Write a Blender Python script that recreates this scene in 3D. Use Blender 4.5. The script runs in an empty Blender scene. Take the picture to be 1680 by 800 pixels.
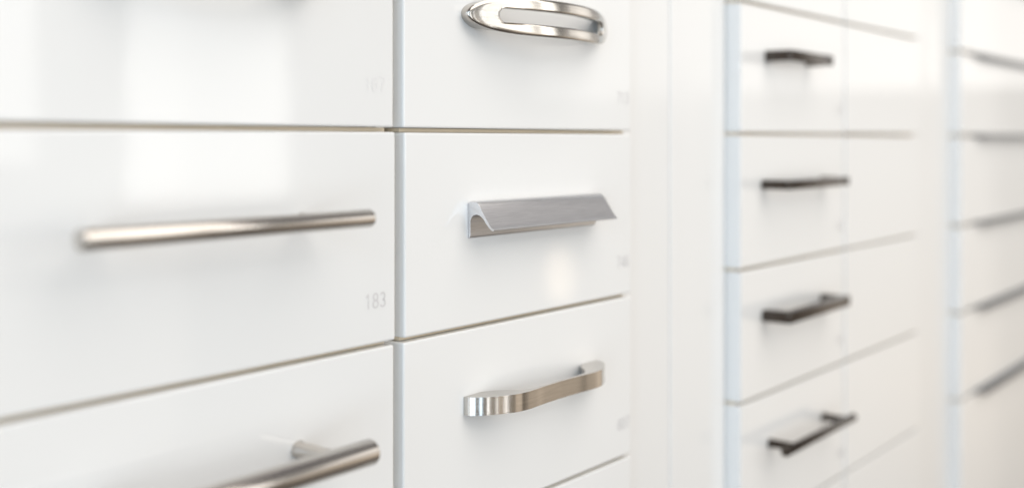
import bpy, bmesh, math
from mathutils import Vector

scene = bpy.context.scene
col = scene.collection
R = math.radians
Z0 = 1.30                     # eye height of the camera above the shop floor

# ------------------------------------------------------------------ camera
F_PX, VPX, HORIZON = 1900.0, 2270.0, 230.0      # measured on the 1680 px wide photo
TH = math.atan((VPX - 840.0) / F_PX)            # angle between the view and the drawer wall
cam_d = bpy.data.cameras.new('camera')
cam = bpy.data.objects.new('camera', cam_d)
col.objects.link(cam)
cam.location = (0, -0.465, Z0)
cam.rotation_euler = (R(90), 0, TH - R(90))
cam_d.sensor_width = 36
cam_d.lens = 36 * F_PX / 1680
cam_d.shift_y = -(400 - HORIZON) / 1680
cam_d.clip_start, cam_d.clip_end = 0.01, 100
cam_d.dof.use_dof = True
cam_d.dof.focus_distance = 0.725
cam_d.dof.aperture_fstop = cam_d.lens / 15.0
scene.camera = cam

# ------------------------------------------------------------------ world (dim showroom, warm floor below)
world = bpy.data.worlds.new('World')
scene.world = world
world.use_nodes = True
nt = world.node_tree
nt.nodes.clear()
out = nt.nodes.new('ShaderNodeOutputWorld')
bg = nt.nodes.new('ShaderNodeBackground')
tc = nt.nodes.new('ShaderNodeTexCoord')
sx = nt.nodes.new('ShaderNodeSeparateXYZ')
mr = nt.nodes.new('ShaderNodeMapRange')
mr.inputs['From Min'].default_value = -0.6
mr.inputs['From Max'].default_value = 0.6
ramp = nt.nodes.new('ShaderNodeValToRGB')
stops = [(-0.60, (0.17, 0.15, 0.135)), (-0.36, (0.30, 0.26, 0.22)), (-0.20, (0.80, 0.68, 0.55)), (-0.02, (0.85, 0.80, 0.74)),
         (0.14, (0.56, 0.54, 0.52)), (0.38, (0.33, 0.32, 0.31)), (0.60, (0.20, 0.19, 0.20))]
els = ramp.color_ramp.elements
for k, (zz, cc) in enumerate(stops):
    el = els[k] if k < 2 else els.new((zz + 0.6) / 1.2)
    el.position = (zz + 0.6) / 1.2
    el.color = (*cc, 1)
nt.links.new(tc.outputs['Generated'], sx.inputs[0])
nt.links.new(sx.outputs['Z'], mr.inputs['Value'])
nt.links.new(mr.outputs[0], ramp.inputs[0])
# tone blocks by compass direction for the unseen room, added to streak the metal
at = nt.nodes.new('ShaderNodeMath'); at.operation = 'ARCTAN2'
nt.links.new(sx.outputs['Y'], at.inputs[0]); nt.links.new(sx.outputs['X'], at.inputs[1])
vo = nt.nodes.new('ShaderNodeTexVoronoi'); vo.voronoi_dimensions = '1D'; vo.feature = 'SMOOTH_F1'
vo.inputs['Scale'].default_value = 5.0
vo.inputs['Smoothness'].default_value = 0.08
ao = nt.nodes.new('ShaderNodeMath'); ao.operation = 'ADD'; ao.inputs[1].default_value = 1.7
nt.links.new(at.outputs[0], ao.inputs[0]); nt.links.new(ao.outputs[0], vo.inputs['W'])
sc = nt.nodes.new('ShaderNodeSeparateColor')
nt.links.new(vo.outputs['Color'], sc.inputs[0])
m2 = nt.nodes.new('ShaderNodeMapRange')
m2.inputs['To Min'].default_value, m2.inputs['To Max'].default_value = 0.26, 1.08
nt.links.new(sc.outputs[0], m2.inputs['Value'])
mul = nt.nodes.new('ShaderNodeVectorMath'); mul.operation = 'SCALE'
nt.links.new(ramp.outputs[0], mul.inputs[0]); nt.links.new(m2.outputs[0], mul.inputs['Scale'])
nt.links.new(mul.outputs[0], bg.inputs['Color'])
nt.links.new(bg.outputs[0], out.inputs[0])
bg.inputs['Strength'].default_value = 1.0

# ------------------------------------------------------------------ lamps of the showroom and added streak strips
def area(name, loc, target, w, h, radiance, color=(1, 1, 1), shape='RECTANGLE'):
    l = bpy.data.lights.new(name, 'AREA')
    l.shape, l.size, l.size_y = shape, w, h
    a = w * h * (math.pi / 4 if shape == 'ELLIPSE' else 1.0)
    l.energy = radiance * a * math.pi
    l.color = color
    o = bpy.data.objects.new(name, l)
    col.objects.link(o)
    o.location = Vector(loc) + Vector((0, 0, Z0))
    d = Vector(target) - Vector(loc)
    o.rotation_euler = d.to_track_quat('-Z', 'Y').to_euler()
    return o
for lx, ly, w, e in ((-2.9, -0.62, 0.55, 3.6), (-2.75, -1.45, 0.62, 3.6), (-2.4, -2.3, 0.50, 3.6), (-1.75, -3.1, 0.22, 5.0)):
    area('shopfront_window', (lx, ly, 0.2), (0.6, 0, 0.2), w, 2.9, e * 1.0, (0.62, 0.81, 1.0))
for lx, w in ((0.75, 0.07), (0.0, 0.05), (-0.75, 0.12)):
    area('streak_strip_light', (lx, -3.2, -0.1), (lx, 0, -0.1), w, 2.3, 5.0, (0.93, 0.97, 1.0))  # thin strips added to put white streaks in the metal handles
area('window_pane_light', (2.755, -3.0, 0.75), (2.755, 0, 0.75), 0.73, 1.95, 2.2, (1.0, 0.985, 0.95))
area('second_window_light', (1.45, -3.0, 0.85), (1.45, 0, 0.85), 1.2, 1.85, 1.6, (1.0, 0.98, 0.94))
area('ceiling_light', (0.75, -1.5, 1.7), (0.7, 0, 0), 2.6, 2.0, 2.05, (1.0, 0.945, 0.885))
area('far_window_light', (8.0, -3.2, 1.35), (0, -3.2, 1.35), 4.2, 2.0, 0.72, (1.0, 0.97, 0.93))
area('table_lamp', (4.30, -2.5, -0.60), (0.7, 0, -0.1), 0.115, 0.25, 1.9, (1.0, 0.80, 0.58), 'ELLIPSE')

# ------------------------------------------------------------------ exposure and render
scene.render.engine = 'CYCLES'
scene.view_settings.view_transform = 'Standard'
scene.view_settings.look = 'None'
scene.view_settings.gamma = 1
scene.view_settings.use_curve_mapping = False
scene.view_settings.exposure = 0.31
scene.cycles.max_bounces = 10
scene.cycles.diffuse_bounces = 6

# ------------------------------------------------------------------ materials
def new_mat(name):
    m = bpy.data.materials.new(name)
    m.use_nodes = True
    return m, m.node_tree, m.node_tree.nodes['Principled BSDF']

def coords(n, scale):
    t = n.nodes.new('ShaderNodeTexCoord')
    mp = n.nodes.new('ShaderNodeMapping')
    mp.inputs['Scale'].default_value = scale
    n.links.new(t.outputs['Object'], mp.inputs['Vector'])
    return mp

def noise(n, vec, scale, detail=3.0):
    z = n.nodes.new('ShaderNodeTexNoise')
    z.inputs['Scale'].default_value = scale
    z.inputs['Detail'].default_value = detail
    n.links.new(vec.outputs[0], z.inputs['Vector'])
    return z

def lacquer(name, c, rough=0.07):
    m, n, b = new_mat(name)
    mp = coords(n, (1, 1, 1))
    z = noise(n, mp, 6, 2)
    r = n.nodes.new('ShaderNodeValToRGB')
    r.color_ramp.elements[0].color = (c[0] * .985, c[1] * .985, c[2] * .98, 1)
    r.color_ramp.elements[1].color = (*c, 1)
    n.links.new(z.outputs[0], r.inputs[0])
    oi = n.nodes.new('ShaderNodeObjectInfo')
    mv = n.nodes.new('ShaderNodeMapRange')
    mv.inputs['To Min'].default_value, mv.inputs['To Max'].default_value = 0.975, 1.0
    n.links.new(oi.outputs['Random'], mv.inputs['Value'])
    hv = n.nodes.new('ShaderNodeHueSaturation')
    n.links.new(mv.outputs[0], hv.inputs['Value'])
    n.links.new(r.outputs[0], hv.inputs['Color'])
    n.links.new(hv.outputs[0], b.inputs['Base Color'])
    zr = noise(n, mp, 9, 5)                       # wiped, faintly smudged gloss
    mo = n.nodes.new('ShaderNodeMapRange')
    mo.inputs['From Min'].default_value, mo.inputs['From Max'].default_value = 0.35, 0.70
    mo.inputs['To Min'].default_value, mo.inputs['To Max'].default_value = rough * 0.6, rough * 2.0
    n.links.new(zr.outputs[0], mo.inputs['Value'])
    n.links.new(mo.outputs[0], b.inputs['Roughness'])
    b.inputs['IOR'].default_value = 1.5
    z2 = noise(n, mp, 14, 1)
    bp = n.nodes.new('ShaderNodeBump')
    bp.inputs['Strength'].default_value = 0.035
    bp.inputs['Distance'].default_value = 0.004
    n.links.new(z2.outputs[0], bp.inputs['Height'])
    n.links.new(bp.outputs[0], b.inputs['Normal'])
    return m

def metal(name, c, rough, stretch=(4, 900, 900), bump=0.05, dark=0.85):
    m, n, b = new_mat(name)
    mp = coords(n, stretch)
    z = noise(n, mp, 1.0, 4)
    r = n.nodes.new('ShaderNodeValToRGB')
    r.color_ramp.elements[0].position, r.color_ramp.elements[1].position = 0.3, 0.7
    r.color_ramp.elements[0].color = (c[0] * dark, c[1] * dark, c[2] * dark, 1)
    r.color_ramp.elements[1].color = (*c, 1)
    n.links.new(z.outputs[0], r.inputs[0])
    n.links.new(r.outputs[0], b.inputs['Base Color'])
    b.inputs['Metallic'].default_value = 1
    b.inputs['Roughness'].default_value = rough
    bp = n.nodes.new('ShaderNodeBump')
    bp.inputs['Strength'].default_value = bump
    bp.inputs['Distance'].default_value = 0.0002
    n.links.new(z.outputs[0], bp.inputs['Height'])
    n.links.new(bp.outputs[0], b.inputs['Normal'])
    return m

def plain(name, c, rough, metallic=0.0, var=0.9, scale=60):
    m, n, b = new_mat(name)
    mp = coords(n, (1, 1, 1))
    z = noise(n, mp, scale, 3)
    r = n.nodes.new('ShaderNodeValToRGB')
    r.color_ramp.elements[0].color = (c[0] * var, c[1] * var, c[2] * var, 1)
    r.color_ramp.elements[1].color = (*c, 1)
    n.links.new(z.outputs[0], r.inputs[0])
    n.links.new(r.outputs[0], b.inputs['Base Color'])
    b.inputs['Roughness'].default_value = rough
    b.inputs['Metallic'].default_value = metallic
    return m

M_WHITE = lacquer('white_gloss_lacquer', (0.83, 0.825, 0.81), 0.045)
M_PANEL = lacquer('white_satin_panel', (0.83, 0.825, 0.81), 0.12)
M_BIRCH = plain('birch_carcass', (0.82, 0.70, 0.53), 0.5, 0, 0.85, 30)
M_STEEL = metal('brushed_steel', (0.61, 0.575, 0.535), 0.18, (4, 1100, 1100), 0.05)
M_NICKEL = metal('satin_nickel', (0.58, 0.55, 0.51), 0.16, (40, 40, 1100), 0.06, 0.86)
M_ALU = metal('brushed_aluminium', (0.80, 0.80, 0.81), 0.38, (60, 2600, 2600), 0.10, 0.80)
M_BLACK = plain('black_bronze', (0.065, 0.048, 0.036), 0.22, 0.65, 0.6, 200)
M_DARK = plain('dark_steel_edge', (0.22, 0.22, 0.225), 0.35, 0.7, 0.8, 120)
M_PRINT_GLARE = plain('glare_faded_number_print', (0.775, 0.765, 0.755), 0.3, 0, 0.98, 200)  # same grey print; fading by the gloss reflection is put into the colour
M_PRINT = plain('grey_number_print', (0.63, 0.61, 0.605), 0.5, 0, 0.97, 200)

# ------------------------------------------------------------------ mesh helpers
def finish(name, bm, mat, parent, origin, sharp=None):
    bmesh.ops.recalc_face_normals(bm, faces=bm.faces[:])
    me = bpy.data.meshes.new(name)
    for v in bm.verts:
        v.co -= Vector(origin)
    bm.to_mesh(me)
    bm.free()
    me.materials.append(mat)
    if sharp is not None:
        me.shade_smooth()
        me.set_sharp_from_angle(angle=R(sharp))
    o = bpy.data.objects.new(name, me)
    col.objects.link(o)
    if parent is not None:
        o.parent = parent
    return o

def box(bm, x0, x1, y0, y1, z0, z1, bevel=0.0, seg=3):
    vs = bmesh.ops.create_cube(bm, size=1.0)['verts']
    for v in vs:
        v.co = Vector((x0 if v.co.x < 0 else x1, y0 if v.co.y < 0 else y1, z0 if v.co.z < 0 else z1))
    if bevel:
        es = list({e for v in vs for e in v.link_edges})
        bmesh.ops.bevel(bm, geom=es, offset=bevel, segments=seg, profile=0.5, affect='EDGES')

def prism(bm, pts, axis, a, b, bevel=0.0, seg=3):
    """closed 2-D outline swept along an axis: 'x' takes (y, z) points, 'z' takes (x, y) points"""
    def p(q, t):
        return (t, q[0], q[1]) if axis == 'x' else (q[0], q[1], t)
    lo = [bm.verts.new(p(q, a)) for q in pts]
    hi = [bm.verts.new(p(q, b)) for q in pts]
    n = len(pts)
    f0 = bm.faces.new(lo)
    f1 = bm.faces.new(hi)
    for i in range(n):
        bm.faces.new((lo[i], lo[(i + 1) % n], hi[(i + 1) % n], hi[i]))
    if bevel:
        es = list(f0.edges) + list(f1.edges)
        bmesh.ops.bevel(bm, geom=es, offset=bevel, segments=seg, profile=0.5, affect='EDGES')

def lathe(bm, p0, p1, prof, n=40):
    """prof: (distance along p0->p1, radius)"""
    p0, p1 = Vector(p0), Vector(p1)
    d = (p1 - p0).normalized()
    u = d.orthogonal().normalized()
    w = d.cross(u)
    rings = []
    for t, r in prof:
        rings.append([bm.verts.new(p0 + d * t + (u * math.cos(2 * math.pi * k / n) + w * math.sin(2 * math.pi * k / n)) * r) for k in range(n)])
    for a, b in zip(rings, rings[1:]):
        for k in range(n):
            bm.faces.new((a[k], a[(k + 1) % n], b[(k + 1) % n], b[k]))
    bm.faces.new(rings[0])
    bm.faces.new(rings[-1])

def spline(pts, n=8, closed=False):
    out_ = []
    m = len(pts)
    rng = range(m if closed else m - 1)
    for i in rng:
        g = lambda k: pts[k % m] if closed else pts[max(0, min(m - 1, k))]
        p0, p1, p2, p3 = g(i - 1), g(i), g(i + 1), g(i + 2)
        for k in range(n):
            t = k / n
            out_.append(tuple(0.5 * (2 * b + (c - a) * t + (2 * a - 5 * b + 4 * c - d) * t * t + (3 * b - a - 3 * c + d) * t ** 3)
                              for a, b, c, d in zip(p0, p1, p2, p3)))
    if not closed:
        out_.append(tuple(pts[-1]))
    return out_

# ------------------------------------------------------------------ things
FRONT_T = 0.018

def empty(name, loc, label, cat, group=None):
    o = bpy.data.objects.new(name, None)
    col.objects.link(o)
    o.empty_display_size = 0.03
    o.location = loc
    o['label'], o['category'] = label, cat
    if group:
        o['group'] = group
    return o

def arc(cx, cz, rx, rz, a0, a1, n=14):
    return [(cx + rx * math.cos(R(a0 + (a1 - a0) * k / n)), cz + rz * math.sin(R(a0 + (a1 - a0) * k / n))) for k in range(n + 1)]

def digit_strokes(d):
    return {'0': [arc(.5, .5, .44, .46, 0, 360, 28)],
            '1': [[(0.10, 0.78), (0.36, 0.84), (0.50, 0.955), (0.50, 0.0)]],
            '2': [arc(.5, .70, .44, .25, 165, -25) + [(0.06, 0.05), (0.97, 0.05)]],
            '3': [arc(.48, .725, .40, .225, 160, -90) + arc(.48, .275, .45, .225, 90, -160)[1:]],
            '4': [[(0.74, 0.0), (0.74, 0.95), (0.05, 0.27), (1.0, 0.27)]],
            '5': [[(0.90, 0.95), (0.20, 0.95), (0.12, 0.50)] + arc(.48, .33, .45, .28, 140, -155)],
            '6': [arc(.52, .68, .42, .27, 30, 180) + [(0.08, 0.34)], arc(.5, .31, .43, .26, 0, 360, 24)],
            '7': [[(0.03, 0.95), (0.95, 0.95), (0.55, 0.45), (0.38, 0.0)]],
            '8': [arc(.5, .73, .39, .22, 0, 360, 24), arc(.5, .27, .45, .23, 0, 360, 24)],
            '9': [arc(.5, .69, .43, .26, 0, 360, 24), [(0.93, 0.66)] + arc(.48, .32, .43, .27, 0, -150)]}[d]

def number_mesh(txt, xr, zb, y, height, o, root):
    """printed number: flat ribbons just proud of the lacquer"""
    bm = bmesh.new()
    dw, pitch, half = 0.0046, 0.0060, 0.00047
    x0 = xr - (len(txt) - 1) * pitch - dw
    lift = 0.0
    for k, d in enumerate(txt):
        for st in digit_strokes(d):
            lift += 0.00001
            pts = [Vector((x0 + k * pitch + p[0] * dw, zb + p[1] * height)) for p in st]
            prev = None
            for i, p in enumerate(pts):
                a = pts[max(0, i - 1)]
                b = pts[min(len(pts) - 1, i + 1)]
                t1 = (p - a).normalized() if i else (b - p).normalized()
                t2 = (b - p).normalized() if i < len(pts) - 1 else t1
                t = (t1 + t2).normalized()
                nrm = Vector((-t.y, t.x)) * half / max(0.6, t.dot(t1))
                q = (bm.verts.new((p.x + nrm.x, y - lift, p.y + nrm.y)), bm.verts.new((p.x - nrm.x, y - lift, p.y - nrm.y)))
                if prev:
                    bm.faces.new((prev[0], prev[1], q[1], q[0]))
                prev = q
    return finish('number', bm, M_PRINT_GLARE if txt == '167' else M_PRINT, root, o)

def drawer(x0, x1, z0, z1, label, group, num=None, dy=0.0, tilt=0.0, numx=None, name='drawer'):
    """one drawer; z are heights relative to the eye level, dy how far the front stands proud"""
    o = Vector(((x0 + x1) / 2, 0, Z0 + z0))
    root = empty(name, o, label, 'drawer', group)
    bm = bmesh.new()
    box(bm, x0, x1, dy, dy + FRONT_T, Z0 + z0, Z0 + z1, 0.0013, 3)
    f = finish('front', bm, M_WHITE, root, o)
    bm = bmesh.new()
    box(bm, x0 + 0.02, x1 - 0.02, FRONT_T + 0.004 + dy, 0.36, Z0 + z0 + 0.012, Z0 + z1 - 0.018)
    finish('drawer_box', bm, M_BIRCH, root, o)
    if num:
        number_mesh(num, numx if numx else x1 - 0.0075, Z0 + z0 + 0.0205, dy - 0.00012, 0.0089, o, root)
    root.rotation_euler.z = tilt if tilt else 0.0011 * math.sin(37.0 * (x0 + 2.3 * z0))
    root.rotation_euler.x = 0.0009 * math.sin(53.0 * (z0 - 1.7 * x0))
    return root, o

# --- handles (all in wall coordinates, y < 0 is towards the room)
def bar_handle(root, o, xa, xb, z, r, stand, posts, post_r, mat):
    z += Z0
    bm = bmesh.new()
    L = xb - xa
    c = 0.0010
    lathe(bm, (xa, -stand, z), (xb, -stand, z), [(0, r - c), (c * .3, r - c * .3), (c, r), (L - c, r), (L - c * .3, r - c * .3), (L, r - c)], 48)
    h = finish('handle', bm, mat, root, o, 40)
    for px in posts:
        bm = bmesh.new()
        S = stand - r * 0.5
        lathe(bm, (px, 0, z), (px, -stand, z), [(0, post_r * 1.15), (0.0008, post_r * 1.2), (0.003, post_r), (S, post_r)], 28)
        finish('post', bm, mat, h, (0, 0, 0) if False else o, 40)
    return h

def strap_handle(root, o, xa, xb, z, hgt, thick, stand, leg, mat, slant=0.0, rnd=0.006):
    """U-shaped flat strap: foot, bar, foot"""
    z += Z0
    outer = [(xa, 0.0), (xa + slant, -stand + rnd), (xa + slant + rnd * .3, -stand + rnd * .3), (xa + slant + rnd, -stand),
             (xb - slant - rnd, -stand), (xb - slant - rnd * .3, -stand + rnd * .3), (xb - slant, -stand + rnd), (xb, 0.0)]
    inner = [(xb - leg, 0.0), (xb - leg - slant, -stand + thick + 0.002), (xb - leg - slant - 0.002, -stand + thick),
             (xa + leg + slant + 0.002, -stand + thick), (xa + leg + slant, -stand + thick + 0.002), (xa + leg, 0.0)]
    bm = bmesh.new()
    prism(bm, outer + inner, 'z', z - hgt / 2, z + hgt / 2, 0.0008, 2)
    return finish('handle', bm, mat, root, o, 25)

def bow_handle(root, o, x0, z0, z1, mat):
    front = [(0.0, 0.0), (0.0003, -0.0045), (0.003, -0.0085), (0.0085, -0.0135), (0.0165, -0.0185), (0.027, -0.0228), (0.036, -0.0240),
             (0.045, -0.0238), (0.058, -0.0229), (0.0765, -0.0224)]
    fr = spline(front, 10)
    L = 0.153
    fr = fr + [(L - x, y) for x, y in reversed(fr[:-1])]
    back = [(0.0765, -0.0202), (0.060, -0.0206), (0.048, -0.0203), (0.040, -0.0175), (0.0325, -0.0110), (0.026, -0.0045), (0.0195, -0.0008), (0.016, 0.0)]
    bk = spline(back, 6)
    right = [(L - x, y) for x, y in reversed(bk[1:])]
    pts = fr + right + bk
    bm = bmesh.new()
    prism(bm, [(x0 + x, y) for x, y in pts], 'z', Z0 + z0, Z0 + z1, 0.0006, 2)
    return finish('handle', bm, mat, root, o, 28)

def profile_handle(root, o, xa, xb, zt, zb, mat):
    """extruded lip pull: plate on the drawer, thick rounded crown, lip sweeping out and down"""
    H = zt - zb
    def q(y, t):
        return (y, Z0 + zt - H * t)
    outer = [q(0, .97), q(0, .08), q(-.0006, .035), q(-.002, .008), q(-.0045, 0), q(-.0068, .012), q(-.0086, .06), q(-.0105, .17), q(-.0135, .36),
             q(-.0165, .545), q(-.0180, .635), q(-.0192, .695), q(-.0203, .735), q(-.0210, .752)]
    inner = [q(-.0208, .772), q(-.0198, .775), q(-.0184, .745), q(-.0167, .685), q(-.0148, .585), q(-.0128, .465), q(-.0113, .395),
             q(-.0094, .350), q(-.0073, .334), q(-.0052, .350), q(-.0034, .395), q(-.0024, .46), q(-.0021, .54), q(-.0021, .93), q(-.0016, .985), q(-.0006, 1.0)]
    pts = outer + inner
    bm = bmesh.new()
    prism(bm, pts, 'x', xa, xb, 0.00035, 2)
    return finish('handle', bm, mat, root, o, 24)

def loop_handle(root, o, xc, z, half, hh, slot, slot_h, depth, end, mat, p=1.8, e=3.4):
    """arched oval pull with a slot through it"""
    z += Z0
    n = 128
    def f(x):
        u = min(1.0, abs(x) / half)
        return -(end + (depth - end) * (1 - u ** p))
    def b(x, edge):
        u = min(1.0, abs(x) / half)
        t = max(0.0, min(1.0, (u - 0.74) / 0.16))
        t = t * t * (3 - 2 * t)
        return (f(x) + edge) * (1 - t)
    def outl(k, dx=0.0):
        a = 2 * math.pi * k / n
        ca, sa = math.cos(a), math.sin(a)
        u = math.copysign(abs(ca) ** 0.75, ca)
        w = (1 - abs(u) ** e) ** 0.52
        return (u * (half - dx), math.copysign(w, sa) * (hh - dx))
    def slt(k, dx=0.0):
        a = 2 * math.pi * k / n
        ca, sa = math.cos(a), math.sin(a)
        r = slot_h + dx
        s = slot - slot_h
        u = math.copysign(abs(ca) ** 0.75, ca) * (s + r)
        zz = r if abs(u) <= s else math.sqrt(max(0.0, r * r - (abs(u) - s) ** 2))
        return (u, math.copysign(zz, sa))
    rings = []
    def ring(fn):
        rings.append([fn(k) for k in range(n)])
    TH_ = 0.0042
    def add(pt, y):
        return (xc + pt[0], y, z + pt[1])
    def mix(a_, b_, t):
        return (a_[0] * (1 - t) + b_[0] * t, a_[1] * (1 - t) + b_[1] * t)
    # back outer -> front outer -> across the front (softly dished) -> slot -> back slot
    ring(lambda k: add(outl(k, 0.0003), b(outl(k)[0], TH_)))
    ring(lambda k: add(outl(k), 0.5 * b(outl(k)[0], TH_) + 0.5 * f(outl(k)[0])))
    ring(lambda k: add(outl(k), f(outl(k)[0]) + 0.0007))
    ring(lambda k: add(outl(k, 0.0007), f(outl(k)[0])))
    for t in (0.15, 0.35, 0.55, 0.75, 0.9):
        ring(lambda k, t=t: add(mix(outl(k, 0.0007), slt(k, 0.0008), t), f(mix(outl(k, 0.0007), slt(k, 0.0008), t)[0]) - 0.00015 * math.sin(math.pi * t)))
    ring(lambda k: add(slt(k, 0.0008), f(slt(k)[0])))
    ring(lambda k: add(slt(k, 0.0002), f(slt(k)[0]) + 0.0004))
    ring(lambda k: add(slt(k), f(slt(k)[0]) + 0.0012))
    ring(lambda k: add(slt(k), b(slt(k)[0], TH_)))
    bm = bmesh.new()
    V = [[bm.verts.new(p_) for p_ in r_] for r_ in rings]
    m = len(V)
    for i in range(m):
        a_, b_ = V[i], V[(i + 1) % m]
        for k in range(n):
            bm.faces.new((a_[k], a_[(k + 1) % n], b_[(k + 1) % n], b_[k]))
    return finish('handle', bm, mat, root, o, 50)

def edge_pull(root, o, xa, xb, zt, mat):
    z = Z0 + zt
    pts = [(0.016, z + 0.0006), (-0.0105, z + 0.0006), (-0.0118, z), (-0.0123, z - 0.0012), (-0.0123, z - 0.0048), (-0.0110, z - 0.0048),
           (-0.0108, z - 0.0014), (-0.0004, z - 0.0014), (-0.0004, z - 0.0006), (0.016, z - 0.0006)]
    bm = bmesh.new()
    prism(bm, pts, 'x', xa, xb)
    return finish('handle', bm, mat, root, o, 25)

# ------------------------------------------------------------------ the cabinets that hold the drawers
def cabinet(x0, x1, label, ends, rails=(), stiles=()):
    o = Vector(((x0 + x1) / 2, 0.2, Z0 - 0.75))
    root = empty('cabinet', o, label, 'cabinet')
    zb, zt = Z0 - 0.75, Z0 + 0.75
    bm = bmesh.new()
    box(bm, x0, x1, 0.40, 0.416, zb, zt)
    finish('back_panel', bm, M_BIRCH, root, o)
    for z in (zb - 0.0165, zt + 0.0005):
        bm = bmesh.new()
        box(bm, x0, x1, 0.022, 0.416, z, z + 0.016)
        finish('shelf', bm, M_PANEL, root, o)
    for x in ends:
        bm = bmesh.new()
        box(bm, x - 0.009, x + 0.009, 0.0200, 0.399, zb, zt)
        finish('side_panel', bm, M_BIRCH, root, o)
    for ra, rb, zz in rails:                      # seal strip that closes the joint between two drawers
        bm = bmesh.new()
        box(bm, ra, rb, 0.0070, 0.0195, Z0 + zz - 0.00112, Z0 + zz + 0.00112)
        finish('rail', bm, M_BIRCH, root, o)
    for sa, sb in stiles:
        bm = bmesh.new()
        box(bm, sa, sb, 0.0160, 0.0195, zb, zt)
        finish('stile', bm, M_PANEL, root, o)
    return root, o

cabinet(0.240, 0.776, 'wooden cabinet carcass behind the two left drawer columns with metal handles', (0.2435, 0.5075, 0.772),
        [(0.249, 0.5015, z) for z in (0.1285, 0.0062, -0.1187, -0.2420)] + [(0.5145, 0.770, z) for z in (0.130, 0.0060, -0.1190, -0.2424, -0.366)],
        [(0.5039, 0.5105)])
cabinet(0.962, 1.476, 'wooden cabinet carcass behind the drawer column with black handles', (0.964, 1.2150, 1.467),
        [(a, b, z) for z in (0.1262, 0.0058, -0.1178, -0.2392, -0.3598) for a, b in ((0.963, 1.2130), (1.219, 1.469))])
cabinet(1.639, 2.30, 'wooden cabinet carcass behind the far right drawers with dark edge pulls', (1.648, 2.29),
        [(1.645, 1.720, z) for z in (0.1222, 0.0062, -0.1180, -0.2385, -0.3585)])

def filler(x0, x1, y, label):
    o = Vector(((x0 + x1) / 2, y, Z0 - 0.75))
    bm = bmesh.new()
    box(bm, x0, x1, y, y + 0.018, Z0 - 0.75, Z0 + 0.75, 0.0012, 3)
    ob = finish('filler_panel', bm, M_PANEL, None, o)
    ob.location = o
    ob['label'], ob['category'], ob['group'] = label, 'panel', 'recessed panels between the cabinets'
filler(0.7795, 0.8592, 0.0155, 'narrow plain white upright panel right beside the steel-handled drawer column')
filler(0.8600, 0.9608, 0.0150, 'plain white upright panel just left of the black-handled drawers')
filler(1.4775, 1.6432, 0.0140, 'plain white upright panel left of the far right drawers with edge pulls')

# back wall behind the cabinets
bm = bmesh.new()
box(bm, -0.6, 3.2, 0.425, 0.445, Z0 - 1.0, Z0 + 1.2)
wl = finish('wall', bm, M_PANEL, None, (0, 0, 0))
wl['kind'] = 'structure'

G = 0.0014      # half of the joint between two drawers
# ---------------- left column
GL = 'drawers of the left column'
xa, xb = 0.2480, 0.5020
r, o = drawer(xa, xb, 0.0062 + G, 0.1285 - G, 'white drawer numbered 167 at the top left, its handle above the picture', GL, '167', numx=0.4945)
loop_handle(r, o, 0.363, 0.0930, 0.078, 0.0185, 0.05, 0.011, 0.030, 0.006, M_NICKEL)
r, o = drawer(xa, xb + 0.0016, -0.1187 + G, 0.0062 - G, 'white drawer numbered 183 with a slim round steel bar handle', GL, '183', numx=0.4950)
bar_handle(r, o, 0.2745, 0.4465, -0.0413, 0.0048, 0.0345, (0.303, 0.429), 0.0023, M_STEEL)
r, o = drawer(xa, xb + 0.0006, -0.2420 + G, -0.1187 - G, 'white drawer at the bottom left with a thick round steel bar handle', GL)
bar_handle(r, o, 0.2725, 0.4475, -0.1655, 0.0070, 0.0345, (0.294, 0.427), 0.0041, M_STEEL)

# ---------------- middle column
GM = 'drawers of the middle column'
xa, xb = 0.5108, 0.7712
r, o = drawer(xa, xb, 0.0060 + G, 0.1300 - G, 'white drawer with an arched oval nickel handle that has a slot', GM, '713', numx=0.7672)
loop_handle(r, o, 0.6455, 0.0797, 0.0815, 0.0122, 0.0605, 0.0044, 0.0285, 0.0065, M_NICKEL, 1.8, 4.5)
r, o = drawer(xa + 0.0010, xb + 0.0003, -0.1190 + G, 0.0060 - G, 'white drawer with a brushed aluminium lip pull handle', GM, '746', numx=0.7672)
profile_handle(r, o, 0.5710, 0.7175, -0.0388, -0.0622, M_ALU)
r, o = drawer(xa + 0.0004, xb, -0.2424 + G, -0.1190 - G, 'white drawer with a bowed nickel strap handle on leaf shaped feet', GM, '807', numx=0.7680)
bow_handle(r, o, 0.5670, -0.1735, -0.1620, M_NICKEL)
r, o = drawer(xa, xb, -0.3660 + G, -0.2424 - G, 'white drawer cut off at the bottom edge below the bowed nickel handle', GM)
bow_handle(r, o, 0.5670, -0.2970, -0.2855, M_NICKEL)

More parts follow.
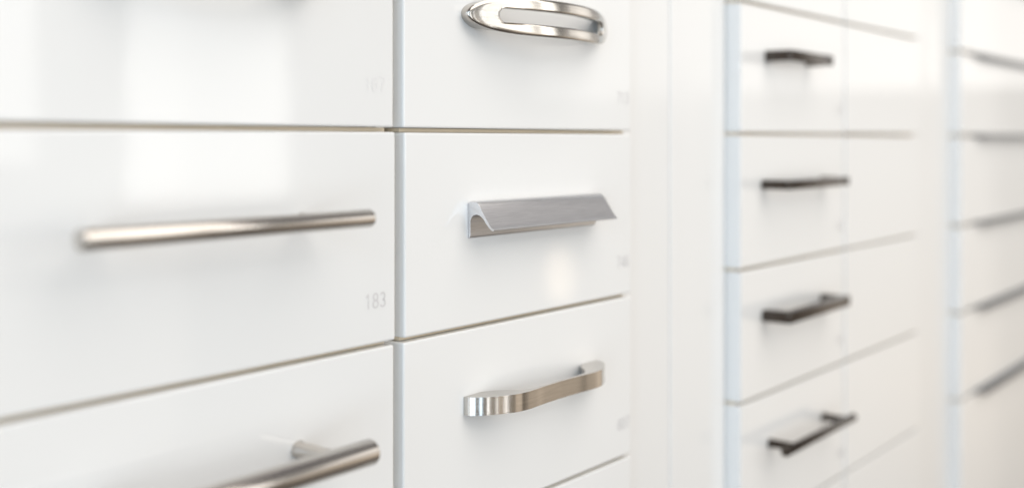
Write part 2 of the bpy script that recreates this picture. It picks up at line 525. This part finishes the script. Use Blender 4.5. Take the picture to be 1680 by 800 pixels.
# ---------------- second cabinet: column with black handles and a column without handles
GB = 'drawers of the black-handled column'
GP = 'handleless drawers right of the black handles'
zs = [0.2480, 0.1262, 0.0058, -0.1178, -0.2392, -0.3598, -0.4815]
xa, xb = 0.9618, 1.2138
lab = ['white drawer cut off at the top above the uppermost black handle',
       'white drawer with a short black strap handle, uppermost black handle in view',
       'white drawer with a flat black strap handle level with the aluminium pull',
       'white drawer with a square black handle, third black handle from the top',
       'white drawer with a thin black rod handle on inset posts',
       'white drawer under the black rod handle, cut off at the bottom']
labp = ['handleless white drawer at the very top right of the black handles',
        'handleless white drawer right of the uppermost black handle',
        'handleless white drawer right of the second black handle from the top',
        'handleless white drawer right of the third black handle from the top',
        'handleless white drawer right of the black rod handle',
        'handleless white drawer at the bottom, right of and below the black rod handle']
nums = [None, '521', '536', '549', '568', None]
for i in range(6):
    zt, zb = zs[i] - G, zs[i + 1] + G
    jig = (0.0, 0.0006, -0.0004, 0.0003, 0.0, 0.0005)[i]
    r, o = drawer(xa + jig, xb, zb, zt, lab[i], GB, nums[i], numx=1.2085)
    if i == 1:
        strap_handle(r, o, 1.0130, 1.1180, 0.0790, 0.0100, 0.0050, 0.0270, 0.0085, M_BLACK, 0.001, 0.003)
    elif i == 2:
        strap_handle(r, o, 1.0050, 1.1560, -0.0415, 0.0085, 0.0050, 0.0285, 0.0090, M_BLACK, 0.0, 0.002)
    elif i == 3:
        strap_handle(r, o, 1.0060, 1.1580, -0.1640, 0.0105, 0.0075, 0.0285, 0.0110, M_BLACK, 0.0, 0.002)
    elif i == 4:
        bar_handle(r, o, 1.0010, 1.1730, -0.2865, 0.0043, 0.0255, (1.0240, 1.1540), 0.0040, M_BLACK)
    drawer(1.2180, 1.4700, zb + jig, zt + jig * .5, labp[i], GP)

# ---------------- third cabinet: wide drawers with dark edge pulls
GE = 'far right drawers with edge pulls'
zs = [0.2420, 0.1222, 0.0062, -0.1180, -0.2385, -0.3585, -0.5995]
lab = ['far right white drawer cut off at the top of the picture',
       'far right white drawer with a dark edge pull, uppermost pull in view',
       'far right white drawer whose dark edge pull lies at eye level',
       'far right white drawer with a dark edge pull, third pull from the top',
       'far right white drawer with a dark edge pull, fourth pull from the top',
       'tall far right white drawer at the bottom corner, under the lowest edge pull']
for i in range(6):
    r, o = drawer(1.6442, 2.29, zs[i + 1] + 0.0018, zs[i] - 0.0018, lab[i], GE)
    edge_pull(r, o, 1.722, 2.22, zs[i], M_DARK)
